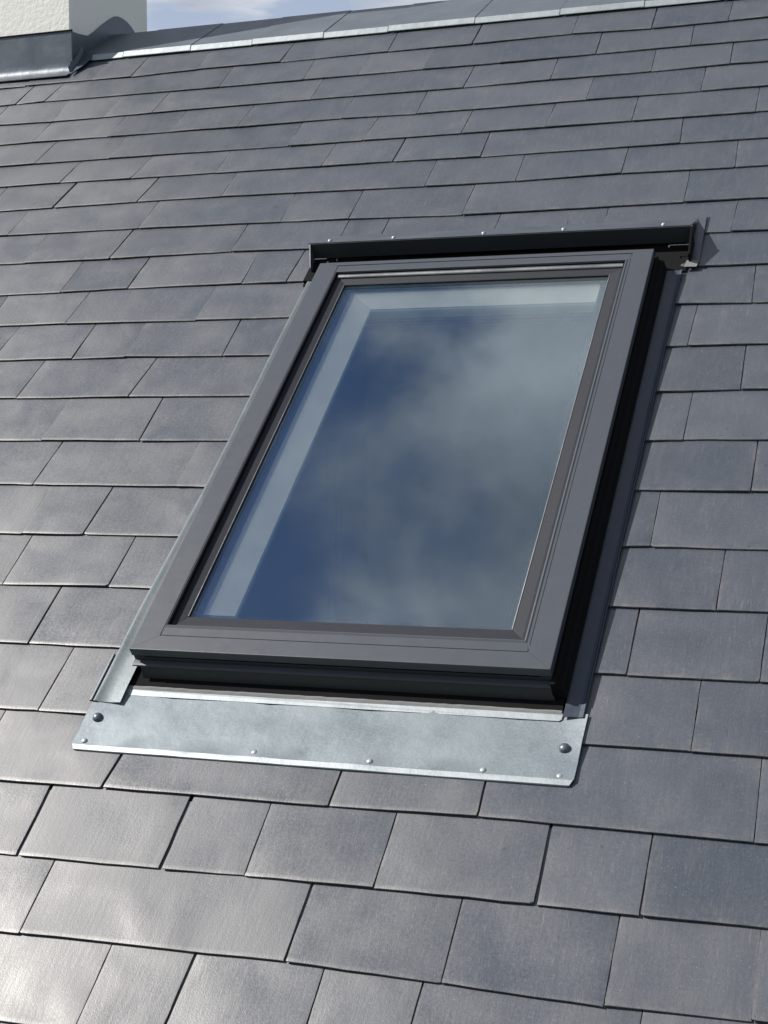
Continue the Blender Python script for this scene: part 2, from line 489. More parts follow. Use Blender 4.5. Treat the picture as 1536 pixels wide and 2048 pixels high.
JOINT = {
  1: [(-1.419, -1.427), (-1.279, -1.287), (-1.064, -1.063), (-0.78, -0.789), (-0.45, -0.448), (-0.19, -0.192), (0.095, 0.097), (0.318, 0.321), (0.528, 0.527)],
  2: [(-1.634, -1.645), (-1.526, -1.542), (-0.944, -0.943), (-0.676, -0.673), (-0.499, -0.502), (-0.302, -0.308), (-0.085, -0.083), (0.183, 0.186), (0.437, 0.442)],
  3: [(-1.457, -1.449), (-1.269, -1.279), (-1.108, -1.116), (-0.61, -0.612), (-0.156, -0.16), (0.082, 0.084), (0.35, 0.354), (0.554, 0.558)],
  4: [(-1.456, -1.464), (-1.203, -1.211), (-1.003, -1.013), (-0.788, -0.795), (-0.48, -0.482), (-0.263, -0.263), (0.202, 0.203), (0.497, 0.498)],
  5: [(-1.382, -1.397), (-1.15, -1.153), (-0.598, -0.599), (-0.373, -0.382), (-0.104, -0.108), (0.122, 0.117), (0.339, 0.341), (0.644, 0.646)],
  6: [(-1.244, -1.261), (-1.015, -1.033), (-0.771, -0.776), (-0.458, -0.464), (-0.261, -0.265), (-0.029, -0.027), (0.47, 0.478)],
  7: [(-1.207, -1.222), (-0.947, -0.964), (-0.712, -0.712), (-0.144, -0.145), (0.089, 0.091), (0.352, 0.353), (0.617, 0.623)],
  8: [(-1.296, -1.304), (-0.897, -0.906), (-0.5, -0.497), (-0.31, -0.31), (-0.012, -0.014), (0.518, 0.521)],
  9: [(-1.179, -1.183), (-0.92, -0.932), (-0.588, -0.589), (-0.309, -0.308), (-0.202, -0.202), (0.084, 0.083), (0.256, 0.26), (0.345, 0.348), (0.644, 0.641)],
  10: [(-1.008, -1.012), (-0.817, -0.822), (-0.513, -0.511), (-0.388, -0.392)],
  11: [(-1.166, -1.16), (-0.927, -0.936), (-0.578, -0.58), (0.708, 0.713)],
  12: [(-1.065, -1.075), (-0.851, -0.853), (-0.713, -0.712), (-0.463, -0.459), (0.6, 0.597)],
  13: [(-0.927, -0.936), (-0.628, -0.641), (0.715, 0.719)],
  14: [(-0.791, -0.798), (-0.554, -0.55), (0.626, 0.626)],
  15: [(-0.743, -0.75), (-0.406, -0.403), (0.766, 0.767)],
  16: [(-0.708, -0.702), (-0.554, -0.56), (0.602, 0.604)],
  17: [(-0.439, -0.439), (0.737, 0.738)],
  18: [(-0.545, -0.546), (0.607, 0.608)],
  19: [(-0.446, -0.449), (0.731, 0.733)],
  20: [(-0.518, -0.519), (-0.232, -0.249), (0.171, 0.169), (0.415, 0.42), (0.842, 0.845)],
  21: [(-0.348, -0.345), (-0.078, -0.078), (0.067, 0.069), (0.286, 0.287), (0.538, 0.542), (0.695, 0.697)],
  22: [(-0.274, -0.272), (0.185, 0.185), (0.429, 0.431), (0.668, 0.669), (0.868, 0.869)],
  23: [(-0.107, -0.106), (0.037, 0.033), (0.248, 0.252), (0.403, 0.404), (0.722, 0.722)],
  24: [(-0.184, -0.177)],
}

# ------------------------------------------------------------------ ground and house shell
tag(obj('ground', mesh('ground', [(-600, -600, 0), (600, -600, 0), (600, 600, 0), (-600, 600, 0)], [(0, 1, 2, 3)]),
        M['grass']), kind='structure')

house = empty('house', Matrix.Translation((0, 1.7, 0)))
tag(house, 'house with dark grey slate roof under a zinc ridge', 'house')


def at_world(o, matrix):
    """keep a part of the house at a world transform although it is parented"""
    o.matrix_parent_inverse = house.matrix_world.inverted()
    o.matrix_basis = matrix
    return o


A0, A1, B0, B1 = -3.0, 2.4, -2.35, 1.93
HA0, HA1, HB0, HB1 = -0.262, 0.478, -0.572, 0.602          # opening for the roof window
RIDGE_Y = 1.70
deck = MB()
for x0, x1, y0, y1 in ((A0, HA0, B0, B1), (HA1, A1, B0, B1), (HA0, HA1, B0, HB0), (HA0, HA1, HB1, B1)):
    deck.box(x0, x1, y0, y1, -0.11, -0.014)
roof = obj('roof', deck.mesh('roof'), M['timber'], house)
at_world(roof, ROOF_M)
rm = Matrix.Translation(Vector((0, 2 * RIDGE_Y - 1.478, ORIGIN.z + 1.23))) @ Matrix.Rotation(-TH, 4, 'X')
rear = MB().box(A0, A1, 0.0, 4.3, -0.11, 0.0)
at_world(obj('rear_roof', rear.mesh('rear_roof'), M['slate'], house), rm)
ez = ORIGIN.z - 2.35 * math.sin(TH)
ey = -2.2 * math.cos(TH)
fy = 2 * RIDGE_Y - ey
wl = MB()
wl.box(A0 + 0.15, A1 - 0.15, ey, ey + 0.25, 0, ez - 0.05)
at_world(obj('wall', wl.mesh('wall'), M['stucco'], house), Matrix.Identity(4))
wl = MB().box(A0 + 0.15, A1 - 0.15, fy - 0.25, fy, 0, ez - 0.05)
at_world(obj('wall', wl.mesh('wall'), M['stucco'], house), Matrix.Identity(4))
for x in (A0 + 0.15, A1 - 0.40):
    g = MB()
    g.extrude_x([(ey + .25, 0), (fy - .25, 0), (fy - .25, ez), (RIDGE_Y + .2, ORIGIN.z + 1.08), (RIDGE_Y - .2, ORIGIN.z + 1.08), (ey + .25, ez)], x, x + 0.25)
    at_world(obj('gable_wall', g.mesh('gable_wall'), M['stucco'], house), Matrix.Identity(4))
zf = ORIGIN.z - 1.25
at_world(obj('attic_floor', MB().box(A0 + .4, A1 - .4, ey + .25, fy - .25, zf - .1, zf).mesh('attic_floor'), M['timber'], house), Matrix.Identity(4))
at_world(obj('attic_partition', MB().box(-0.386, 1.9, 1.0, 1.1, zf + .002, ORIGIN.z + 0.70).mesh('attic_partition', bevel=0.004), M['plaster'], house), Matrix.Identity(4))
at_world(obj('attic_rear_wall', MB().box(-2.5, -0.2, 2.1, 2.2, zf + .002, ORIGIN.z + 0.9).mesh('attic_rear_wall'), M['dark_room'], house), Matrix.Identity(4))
at_world(obj('attic_post', MB().box(-0.60, -0.575, 1.25, 1.30, zf + .002, ORIGIN.z + 0.02).mesh('attic_post', bevel=0.003), M['timber'], house), Matrix.Identity(4))

# ------------------------------------------------------------------ slates
WIDE = {(1, 5): .007, (2, 0): .006, (7, 0): .010, (7, 1): .006, (9, 1): .006, (10, 3): .005, (10, 1): .005, (6, 4): .006, (8, 1): .004,
        (14, 1): .006, (15, 0): .005, (20, 1): .009, (21, 0): .010, (21, 1): .011, (22, 1): .007, (23, 1): .007,
        (20, 2): .005, (20, 3): .005, (21, 4): .007, (13, 1): .004, (18, 0): .006, (16, 1): .005, (2, 7): .005, (1, 7): .005,
        (12, 3): .005, (13, 0): .004, (11, 1): .004, (22, 0): .004, (23, 3): .004}
FAINT = {(1, 0), (1, 2), (2, 4), (2, 6), (3, 0), (3, 1), (8, 0), (8, 2), (9, 0), (9, 6), (9, 7), (10, 2), (11, 2), (12, 2),
         (15, 1), (16, 0), (14, 0), (22, 4), (5, 1), (6, 1)}


def interp(P, a):
    if a <= P[0][0]: return P[0][1]
    if a >= P[-1][0]: return P[-1][1]
    for (x0, y0), (x1, y1) in zip(P, P[1:]):
        if x0 <= a <= x1:
            return y0 + (y1 - y0) * (a - x0) / max(1e-9, x1 - x0)


BOUND[0] = [(-2, 1.922), (2, 1.922)]
mean23 = sum(p[1] for p in BOUND[23]) / len(BOUND[23])
for k in range(24, 31):
    BOUND[k] = [(-2, mean23 - .149 * (k - 23)), (2, mean23 - .149 * (k - 23))]

THK = 0.0027


def slate_mesh(bl, br, tl, tr, bL, bR, btop, bhead, rnd):
    """one riven slate; bl.. are a-coordinates of its sides, bL/bR the tail line, btop the lower edge of the course above"""
    gauge = max(0.05, btop - 0.5 * (bL + bR))
    slope = 0.0036 / gauge
    width = br - bl
    ni = max(3, min(7, int(width / 0.045)))
    us = [0.0, min(.006 / width, .04)] + [q / ni for q in range(1, ni)] + [1 - min(.006 / width, .04), 1.0]
    nu = len(us) - 1
    lift = rnd.uniform(0.0008, 0.0020)
    roll = rnd.uniform(-0.0014, 0.0014)
    bow = rnd.uniform(-0.0005, 0.0006)
    tw = rnd.uniform(-0.0005, 0.0005)
    ca, cb = 0.5 * (bl + br), 0.5 * (bL + bR)
    tj = [rnd.gauss(0, 0.0004) for _ in range(nu + 1)]
    if rnd.random() < 0.12:
        tj[rnd.choice((0, nu))] += rnd.uniform(0.0015, 0.0035)     # a knocked corner
    tails = [0.0, 0.0020, 0.008]
    vis = gauge
    steps = tails + [vis * 0.3, vis * 0.55, vis * 0.8, vis * 1.02, bhead - cb]
    steps = sorted(set(s for s in steps if s <= bhead - cb + 1e-6))
    nv = len(steps) - 1
    sl = [rnd.gauss(0, 0.0003) for _ in range(nv + 1)]
    sr = [rnd.gauss(0, 0.0003) for _ in range(nv + 1)]
    verts = []
    full = max(vis, 1e-3)
    for j, s in enumerate(steps):
        f = s / full
        xl = bl + (tl - bl) * min(f, 1.2) + sl[j]
        xr = br + (tr - br) * min(f, 1.2) + sr[j]
        for i in range(nu + 1):
            u = us[i]
            a = xl + (xr - xl) * u
            tail = bL + (bR - bL) * u
            b = tail + s + tj[i] * max(0.0, 1 - s / 0.02)
            if j == nv:
                b = bhead
            keep = max(0.0, 1 - f)
            h = 0.0040 - slope * s + keep * (lift + roll * (2 * u - 1) + bow * (1 - (2 * u - 1) ** 2) * 4 * min(f + .25, 1) * keep + tw * (2 * u - 1) * f)
            if j == 0: h -= 0.0004
            if i in (0, nu): h -= 0.0002
            verts.append((a - ca, b - cb, h))
    faces, mi, sm = [], [], []
    W = nu + 1
    for j in range(nv):
        for i in range(nu):
            faces.append((j * W + i, j * W + i + 1, (j + 1) * W + i + 1, (j + 1) * W + i))
            mi.append(0); sm.append(True)
    # edge skirts
    def skirt(idx):
        o = len(verts)
        for q in idx: verts.append(verts[q])
        for q in idx:
            x, y, z = verts[q]; verts.append((x, y, z - THK))
        n = len(idx)
        for q in range(n - 1):
            faces.append((o + q, o + n + q, o + n + q + 1, o + q + 1)); mi.append(1); sm.append(False)
    skirt([i for i in range(W)][::-1])
    skirt([j * W for j in range(nv + 1)])
    skirt([j * W + nu for j in range(nv + 1)][::-1])
    me = mesh('slate', verts, faces, sm, mi)
    rim = me.attributes.new('rim', 'FLOAT', 'POINT')
    val = [0.0] * len(verts)
    for j in range(nv + 1):
        for i in range(W):
            r = (1.0, .8, .25)[j] if j < 3 else 0.0
            if i in (0, nu): r = max(r, .9)
            elif i in (1, nu - 1): r = max(r, .2)
            val[j * W + i] = r
    rim.data.foreach_set('value', val)
    return me, (ca, cb, 0.0)


WL, WR = -0.318, 0.5475            # slates stop here on either side of the window
n_slates = 0
rnd = random.Random(11)
field = bmesh.new()
rndf = random.Random(23)
for k in range(1, 31):
    joints = list(JOINT.get(k, []))
    gaps = [0.0007 if (k, i) in FAINT else WIDE.get((k, i), rnd.uniform(0.0014, 0.0028) / 0.75) * 0.75 for i in range(len(joints))]
    # carry the course on past the picture's edges
    bk = BOUND[k]
    bm_ = sum(p[1] for p in bk) / len(bk)
    left_end = min(-0.95, -0.70 - 0.62 * (bm_ + 1.0))
    right_end = 1.05
    if not joints:
        x = -0.95 + rnd.uniform(0, .2)
        joints = [(x, x)]; gaps = [.003]
    x = joints[0][0]
    while x > left_end:
        x -= rnd.uniform(0.20, 0.29); joints.insert(0, (x, x)); gaps.insert(0, rnd.uniform(.0018, .0036))
    x = joints[-1][0]
    if k in range(10, 20) and x < WR:
        x = 0.62 + rnd.uniform(0, .2) if k != 10 else 0.86
        joints.append((x, x)); gaps.append(.003)
    while x < right_end:
        x += rnd.uniform(0.20, 0.29); joints.append((x, x)); gaps.append(rnd.uniform(.0018, .0036))
    # plain slates on to the verges and eaves, beyond what the picture shows
    outer = []
    x = A0 + rndf.uniform(-.2, 0)
    while x < joints[0][0] - .001:
        x2 = x + rndf.uniform(.21, .28)
        if x2 > joints[0][0] - .09: x2 = joints[0][0]
        outer.append((x, x2)); x = x2
    x = joints[-1][0]
    while x < A1:
        x2 = x + rndf.uniform(.21, .28); outer.append((x, x2)); x = x2
    for x, x2 in outer:
        bt = interp(BOUND[k - 1], .5 * (x + x2)); bb_ = interp(bk, .5 * (x + x2))
        me, loc = slate_mesh(x + .0012, x2 - .0012, x + .0012, x2 - .0012, bb_, bb_, bt, min(2 * bt - bb_, 1.955), rndf)
        me.transform(Matrix.Translation(loc))
        field.from_mesh(me)
        bpy.data.meshes.remove(me)
    if k > 26:                                   # well below the picture
        for (j0, g0), (j1, g1) in zip(zip(joints, gaps), zip(joints[1:], gaps[1:])):
            bt = interp(BOUND[k - 1], j0[0]); bb_ = interp(bk, j0[0])
            me, loc = slate_mesh(j0[0] + .001, j1[0] - .001, j0[0] + .001, j1[0] - .001, bb_, bb_, bt, 2 * bt - bb_, rndf)
            me.transform(Matrix.Translation(loc)); field.from_mesh(me); bpy.data.meshes.remove(me)
        continue
    for (j0, g0), (j1, g1) in zip(zip(joints, gaps), zip(joints[1:], gaps[1:])):
        tl, bl = j0[0] + g0 / 2, j0[1] + g0 / 2
        tr, br = j1[0] - g1 / 2, j1[1] - g1 / 2
        pieces = [(tl, bl, tr, br, None)]
        if 10 <= k <= 19:
            if br > WL and bl < WR:
                pieces = []
                if bl < WL - 0.02: pieces.append((tl, bl, WL, WL, None))
                if br > WR + 0.02: pieces.append((WR, WR, tr, br, None))
        for tl, bl, tr, br, _ in pieces:
            bL, bR = interp(bk, bl + .004), interp(bk, br - .004)
            bL += rnd.gauss(0, .0006); bR += rnd.gauss(0, .0006)
            bt = interp(BOUND[k - 1], 0.5 * (bl + br))
            mid = 0.5 * (bL + bR)
            head = min(bt + (bt - mid) * 0.98, 1.955)
            over = br > -0.33 and bl < 0.56
            if over and k >= 20: head = min(head, -0.625)
            me, loc = slate_mesh(bl, br, tl, tr, bL, bR, bt, head, rnd)
            obj('slate', me, [M['slate'], M['slate_edge']], roof, loc)
            n_slates += 1

fm_ = bpy.data.meshes.new('slate_field'); field.to_mesh(fm_); field.free()
tag(obj('slate_field', fm_, [M['slate'], M['slate_edge']], roof), kind='stuff')

# ------------------------------------------------------------------ ridge capping
def bh(b, h):
    return (b * math.cos(TH) - h * math.sin(TH), b * math.sin(TH) + h * math.cos(TH))


def cap_profile(t):
    p0, p1 = bh(1.9125, 0.0065 + t), bh(1.9275, 0.0155 + t)
    ap = (RIDGE_Y, 1.372 + t)
    near = [p0, p1, (RIDGE_Y - .012, ap[1] - .006), ap]
    far = [(2 * RIDGE_Y - y, z) for y, z in near[:-1]][::-1]
    return near + far


ridge = MB()
pr = [(y, z + ORIGIN.z - 0.012) for y, z in cap_profile(0)]
pr[0] = (pr[0][0] + .02, pr[0][1]); pr[-1] = (pr[-1][0] - .02, pr[-1][1])
ridge.extrude_x(pr, -3.0, 2.4)
cap = obj('ridge_cap', ridge.mesh('ridge_cap'), M['zinc_dark'], house)
at_world(cap, Matrix.Identity(4))
cuts = [0.27, 0.041, -0.225, -0.48, -0.70, -0.923, -1.146, -1.37, -1.60, -1.83, -2.06, -2.29, -2.52, -2.75, -2.98]
cuts = [2.33, 2.10, 1.86, 1.63, 1.40, 1.17, 0.95, 0.72, 0.495] + cuts
for i, (x1, x0) in enumerate(zip(cuts, cuts[1:])):
    t = 0.0008 + 0.0016 * (i % 2) + rnd.uniform(0, .0006)
    prof = cap_profile(t)
    m_ = MB()
    n_ = len(prof)
    xa, xb = x0 + 0.0012, x1 + (0.012 if i % 2 else -0.0012)
    vs = [(x, y, z + ORIGIN.z - dz) for x in (xa, xb) for dz in (0, 0.0018) for y, z in prof]
    fs, mi = [], []
    for q in range(n_ - 1):
        mm = 1 if q in (0, n_ - 2) else 0
        m_.add([vs[q], vs[q + 1], vs[2 * n_ + q + 1], vs[2 * n_ + q]], [(0, 1, 2, 3)], mm)
        m_.add([vs[n_ + q], vs[n_ + q + 1], vs[3 * n_ + q + 1], vs[3 * n_ + q]], [(3, 2, 1, 0)], mm)
        for base in (0, 2 * n_):
            m_.add([vs[base + q], vs[base + q + 1], vs[base + n_ + q + 1], vs[base + n_ + q]], [(0, 1, 2, 3)], mm)
    for q in (0, n_ - 1):
        m_.add([vs[q], vs[2 * n_ + q], vs[3 * n_ + q], vs[n_ + q]], [(0, 1, 2, 3)], 1)
    o = obj('ridge_section', m_.mesh('ridge_section'), [M['ridge'], M['zinc_bright']], cap)  # flange strips take the lighter zinc as a painted sun highlight

# ------------------------------------------------------------------ chimney
CX0, CX1, CY0, CY1 = -2.20, -1.5335, 1.4215, 1.93
chimney = empty('chimney', Matrix.Translation((0.5 * (CX0 + CX1), 0.5 * (CY0 + CY1), ORIGIN.z + 1.1)))
tag(chimney, 'white roughcast chimney with dark zinc flashing beside the ridge', 'chimney')
CI = Matrix.Translation(chimney.matrix_world.translation).inverted()


def chimney_part(name, me, mats):
    o = obj(name, me, mats, chimney)
    o.matrix_parent_inverse = CI
    return o


st = MB().box(CX0, CX1, CY0, CY1, ORIGIN.z + 0.75, ORIGIN.z + 2.35)
chimney_part('chimney_stack', st.mesh('chimney_stack', bevel=0.006), M['stucco'])
cp = MB().box(CX0 - .06, CX1 + .06, CY0 - .06, CY1 + .06, ORIGIN.z + 2.352, ORIGIN.z + 2.43)
chimney_part('chimney_cap', cp.mesh('chimney_cap', bevel=0.008), M['stucco'])
for x in (-2.03, -1.70):
    pm = bpy.data.meshes.new('chimney_pot')
    bm = bmesh.new()
    prof = [(0.10, 2.432), (0.105, 2.46), (0.085, 2.50), (0.08, 2.72), (0.095, 2.74), (0.095, 2.77), (0.07, 2.77), (0.06, 2.55)]
    rings = []
    for r, z in prof:
        rings.append([bm.verts.new((x + r * math.cos(t * math.tau / 20), 1.676 + r * math.sin(t * math.tau / 20), ORIGIN.z + z)) for t in range(20)])
    for r0, r1 in zip(rings, rings[1:]):
        for t in range(20):
            bm.faces.new((r0[t], r0[(t + 1) % 20], r1[(t + 1) % 20], r1[t])).smooth = True
    bm.faces.new(rings[-1][::-1])
    bm.to_mesh(pm); bm.free()
    chimney_part('chimney_pot', pm, mat_plain('terracotta', (0.35, 0.14, 0.08), 0.8) if x < -2 else bpy.data.materials['terracotta'])

oz = ORIGIN.z
# front apron: upright sheet flaring out over the slates
fx0, fx1 = CX0 - 0.006, CX1 + 0.0075
prof = [(CY0 - .003, 1.319), (CY0 - .006, 1.319), (CY0 - .0065, 1.225)]
for i in range(7):
    t = i / 6
    prof.append((CY0 - .0065 - 0.034 * t ** 1.7, 1.212 - 0.036 * t - 0.004 * math.sin(t * 3.14)))
tip = prof[-1]
prof += [(tip[0], tip[1] - .0025), (CY0 - .012, 1.185), (CY0 - .003, 1.20)]
fm = MB().extrude_x([(y, z + oz) for y, z in prof], fx0, fx1)
chimney_part('front_flashing', fm.mesh('front_flashing', smooth=True), M['zinc_dark'])
chimney_part('top_seal', MB().box(fx0, fx1, CY0 - .008, CY0 - .0005, oz + 1.3195, oz + 1.3245).mesh('top_seal'), M['black'])
# side sheet with the saddle over the ridge
top = [(1.4150, 1.319), (1.468, 1.322), (1.521, 1.3285), (1.565, 1.354), (1.608, 1.383), (1.664, 1.416), (1.695, 1.432), (1.718, 1.437),
       (1.745, 1.437), (1.775, 1.433), (1.805, 1.423), (1.833, 1.408), (1.88, 1.37), (1.93, 1.31)]
bot = []
for y, z in top:
    zr = y * math.tan(TH)
    zc = 1.2512 + 0.5206 * (y - 1.4666) if y > 1.46 else zr
    zc = min(zc, 1.372 - 0.5206 * (y - 1.70)) if y > 1.70 else zc
    bot.append((y, max(zr if y < 1.46 else zc, 0) - 0.012))
n_ = len(top)
sv = []
for x in (CX1 + .001, CX1 + .0055):
    sv += [(x, y, z + oz) for y, z in top] + [(x, y, z + oz) for y, z in bot]
sf = []
for s in (0, 2 * n_):
    for i in range(n_ - 1): sf.append((s + i, s + i + 1, s + n_ + i + 1, s + n_ + i))
for i in range(n_ - 1): sf.append((i, i + 1, 2 * n_ + i + 1, 2 * n_ + i))
sf.append((0, 2 * n_, 3 * n_, n_))
sm_ = MB().add(sv, sf)
chimney_part('side_flashing', sm_.mesh('side_flashing'), M['zinc_dark'])
# foot of the side sheet turned out over the slates and the ridge cap
fv, ff = [], []
path = [(1.392, 1.392 * math.tan(TH) + .012), (1.43, 1.43 * math.tan(TH) + .013), (1.458, 1.458 * math.tan(TH) + .014), (1.478, 1.268)]
for y, z in path:
    wdt = 0.006 + 0.040 * min(1.0, max(0.0, (y - 1.385) / 0.06)) 
    fv += [(CX1 + .005, y, z + oz + .022), (CX1 + .012, y, z + oz + .004), (CX1 + .005 + wdt, y - .006, z + oz - .001), (CX1 + .005 + wdt, y - .006, z + oz - .0035)]
for i in range(len(path) - 1):
    for q in range(3): ff.append((4 * i + q, 4 * i + q + 1, 4 * i + q + 5, 4 * i + q + 4))
chimney_part('flashing_foot', MB().add(fv, ff).mesh('flashing_foot', smooth=True), M['zinc_dark'])

# ------------------------------------------------------------------ roof window
win = empty('roof_window', ROOF_M)
tag(win, 'closed dark grey aluminium roof window set into the slates', 'roof window')


def wpart(name, me, mats, parent=None):
    return obj(name, me, mats, parent or win)


def ring(rects, sides='LRBT', cap=True, dark_from=()):
    """mitred rails swept through a list of rectangles (a0, b0, a1, b1, h); one mesh per side"""
    res = {}
    idx = {'B': (0, 1), 'R': (1, 2), 'T': (2, 3), 'L': (3, 0)}
    cor = lambda r: [(r[0], r[1], r[4]), (r[2], r[1], r[4]), (r[2], r[3], r[4]), (r[0], r[3], r[4])]
    for s in sides:
        i, j = idx[s]
        mb = MB()
        vs = []
        for r in rects:
            c = cor(r)
            p, q = Vector(c[i]), Vector(c[j])
            d = (q - p).normalized() * 0.0003        # hairline mitre
            vs += [p + d, q - d]
        fs = [(2 * k, 2 * k + 1, 2 * k + 3, 2 * k + 2) for k in range(len(rects) - 1)]
        if cap:
            fs.append((0, 1, 2 * len(rects) - 1, 2 * len(rects) - 2))
            fs.append(tuple(range(0, 2 * len(rects), 2)))
            fs.append(tuple(range(1, 2 * len(rects), 2))[::-1])
        mb.add(vs, fs)
        for q in dark_from: mb.m[q] = 1
        res[s] = mb
    return res


SASH = [(-.283, -.591, .498, .621, .0475), (-.283, -.591, .498, .621, .0637), (-.2824, -.5904, .4974, .6204, .0647), (-.2815, -.5893, .4963, .6193, .0650),
        (-.2345, -.5562, .4532, .6080, .0650), (-.2343, -.5555, .4530, .6076, .0632), (-.2338, -.5540, .4522, .6064, .0632), (-.2336, -.5535, .4518, .6060, .0643),
        (-.2324, -.5350, .4472, .5840, .0643), (-.2314, -.5318, .4444, .5827, .0661), (-.2304, -.5294, .4420, .5813, .0656), (-.2298, -.5272, .4402, .5800, .0618), (-.2295, -.5268, .4398, .5796, .0475)]
SASH_MESH = ring(SASH, dark_from=(11,))
for s in 'LRBT':
    o = wpart('sash_rail', SASH_MESH[s].mesh('sash_rail'), [M['frame'], M['black']])
BEAD = [(-.2292, -.5265, .4395, .5793, .0545), (-.2200, -.5180, .4330, .5690, .0545), (-.2045, -.4960, .4110, .5500, .0508), (-.2030, -.4940, .4096, .5485, .0500), (-.2028, -.4938, .4094, .5483, .0430), (-.2290, -.5263, .4393, .5791, .0430)]
BM_ = ring(BEAD, cap=True)
for s in 'LRBT':
    wpart('glazing_bead', BM_[s].mesh('glazing_bead'), M['bead'])
# satin metal trim along the head of the glass
tr_ = [(.5745 + .0065 * math.cos(t), .0560 + .0045 * math.sin(t)) for t in [math.pi * i / 8 for i in range(9)]]
wpart('glazing_trim', MB().extrude_x(tr_, -.226, .437).mesh('glazing_trim', smooth=True), M['chrome'])
tr2 = [(-.2052, .0512), (-.2052, .0524), (-.2040, .0524), (-.2040, .0512)]
wpart('glazing_trim', MB().extrude_y(tr2, -.494, .549).mesh('glazing_trim'), M['chrome'])
tr3 = [(.4096, .0503), (.4096, .0516), (.4108, .0519), (.4108, .0503)]
wpart('glazing_trim', MB().extrude_y(tr3, -.494, .549).mesh('glazing_trim'), M['chrome'])
wpart('glass_pane', MB().box(-.2025, .4091, -.4935, .5480, .0435, .0475).mesh('glass_pane'), M['glass'])
SP = ring([(-.2025, -.4935, .4091, .5480, .0425), (-.1865, -.4785, .3920, .5365, .0400), (-.1865, -.4785, .3920, .5365, .0380), (-.2025, -.4935, .4091, .5480, .0380)])
for s in 'LRBT':
    wpart('glass_spacer', SP[s].mesh('glass_spacer'), M['black'])
LIN = ring([(-.1880, -.4800, .3935, .5380, .0375), (-.1373, -.4780, .3920, .5045, .0120), (-.2600, -.5700, .4760, .6000, -.0030), (-.2600, -.5700, .4760, .6000, .0375)])
for s in 'LRBT':
    wpart('inner_lining', LIN[s].mesh('inner_lining'), M['white'])
wpart('ventilation_bar', MB().box(-.150, .386, .5030, .5200, -.0150, .0085).mesh('ventilation_bar', bevel=.002), M['white'])
for a in (-.085, .300):
    wpart('catch', MB().box(a, a + .034, .4950, .5045, -.026, -.014).box(a + .006, a + .028, .486, .4952, -.032, -.020).mesh('catch', bevel=.0015), M['frame_dark'])

# fixed frame below the sash
fr = MB()
fr.box(-.2785, -.2605, -.5735, .640, -.10, .0440)
fr.box(.4780, .4955, -.5735, .640, -.10, .0440)
fr.box(-.2600, .4775, -.5900, -.5705, -.10, .0440)
fr.box(-.2600, .4775, .6010, .640, -.10, .0440)
wpart('frame', fr.mesh('frame', bevel=.001), M['black'])
wpart('frame_sill', MB().extrude_x([(-.5910, .0350), (-.5900, .0432), (-.5885, .0440), (-.5905 + .0005, .0350)], -.276, .496).mesh('frame_sill'), M['frame_dark'])
lip = [(-.590, .0300), (-.590, .0352), (-.5995, .0352), (-.6025, .0345), (-.6035, .0325), (-.6020, .0305)]
wpart('sill_lip', MB().extrude_x(lip, -.2825, .5005).mesh('sill_lip', smooth=True), M['frame'])
low = [(-.5905, .0030), (-.5905, .0298), (-.5970, .0298), (-.5990, .0280), (-.6070, .0050), (-.6070, .0030)]
wpart('sill_cover', MB().extrude_x(low, -.2700, .4985).mesh('sill_cover', bevel=.0008), M['frame_dark'])
# right-hand and left-hand cover strips outside the sash
sc = [(.4960, .0100), (.4960, .0430), (.5010, .0440), (.5040, .0430), (.5050, .0330), (.5120, .0320), (.5155, .0300), (.5170, .0150), (.5200, .0110), (.5200, .0100)]
wpart('side_cover', MB().extrude_y(sc, -.604, .625).mesh('side_cover', bevel=.0006), M['black'])  # right strip painted black in place of the sash's shade
sc2 = [(-.2790, .0100), (-.2790, .0430), (-.2830, .0430), (-.2850, .0400), (-.2860, .0150), (-.2880, .0110), (-.2880, .0100)]
wpart('side_cover', MB().extrude_y(sc2, -.585, .660).mesh('side_cover', bevel=.0006), M['frame_dark'])


def sheet(name, pts, th, mats, bevel=0.0):
    """flat sheet from an outline of (a, b) with heights h"""
    n = len(pts)
    vs = [(p[0], p[1], p[2]) for p in pts] + [(p[0], p[1], p[2] - th) for p in pts]
    fs = [tuple(range(n)), tuple(range(n, 2 * n))[::-1]] + [(i, n + i, n + (i + 1) % n, (i + 1) % n) for i in range(n)]
    return MB().add(vs, fs).mesh(name, bevel=bevel)


# side flashings
flr = [(.5195, .0075), (.5195, .0087), (.5450, .0086), (.5500, .0094), (.5525, .0108), (.5540, .0105), (.5540, .0080), (.5450, .0074)]
o = wpart('side_flashing', MB().extrude_y(flr, -.642, .617).mesh('side_flashing', bevel=.0003), M['channel'])  # darker than the left one: shade put into the colour
vs = []
bs = [-.672, -.64, -.60, -.45, -.30, -.12, .05, .2, .35, .5, .66]
for b in bs:
    e = -.3320 - .009 * min(1.0, max(0.0, (-.10 - b) / .35)) + .0008 * math.sin(b * 31)
    dz = -.0016 if b < -.65 else 0.0
    vs += [(-.2870, b, .0130 + dz), (-.3080, b, .0112 + dz), (e + .009, b, .0112 + dz), (e + .006, b, .0125), (e, b, .0120), (e - .001, b, .0085)]
fs = []
for i in range(len(bs) - 1):
    for q in range(5): fs.append((6 * i + q, 6 * i + q + 1, 6 * i + q + 7, 6 * i + q + 6))
mm = MB().add(vs, fs)
wpart('side_flashing', mm.mesh('side_flashing', smooth=True), M['zinc_mid'])
# outer folded strip near the foot of the left flashing
wpart('flashing_fold', MB().extrude_y([(-.350, .0085), (-.350, .0125), (-.3455, .0140), (-.3440, .0130), (-.3440, .0085)], -.672, -.560).mesh('flashing_fold', bevel=.0006), M['zinc_dark'])

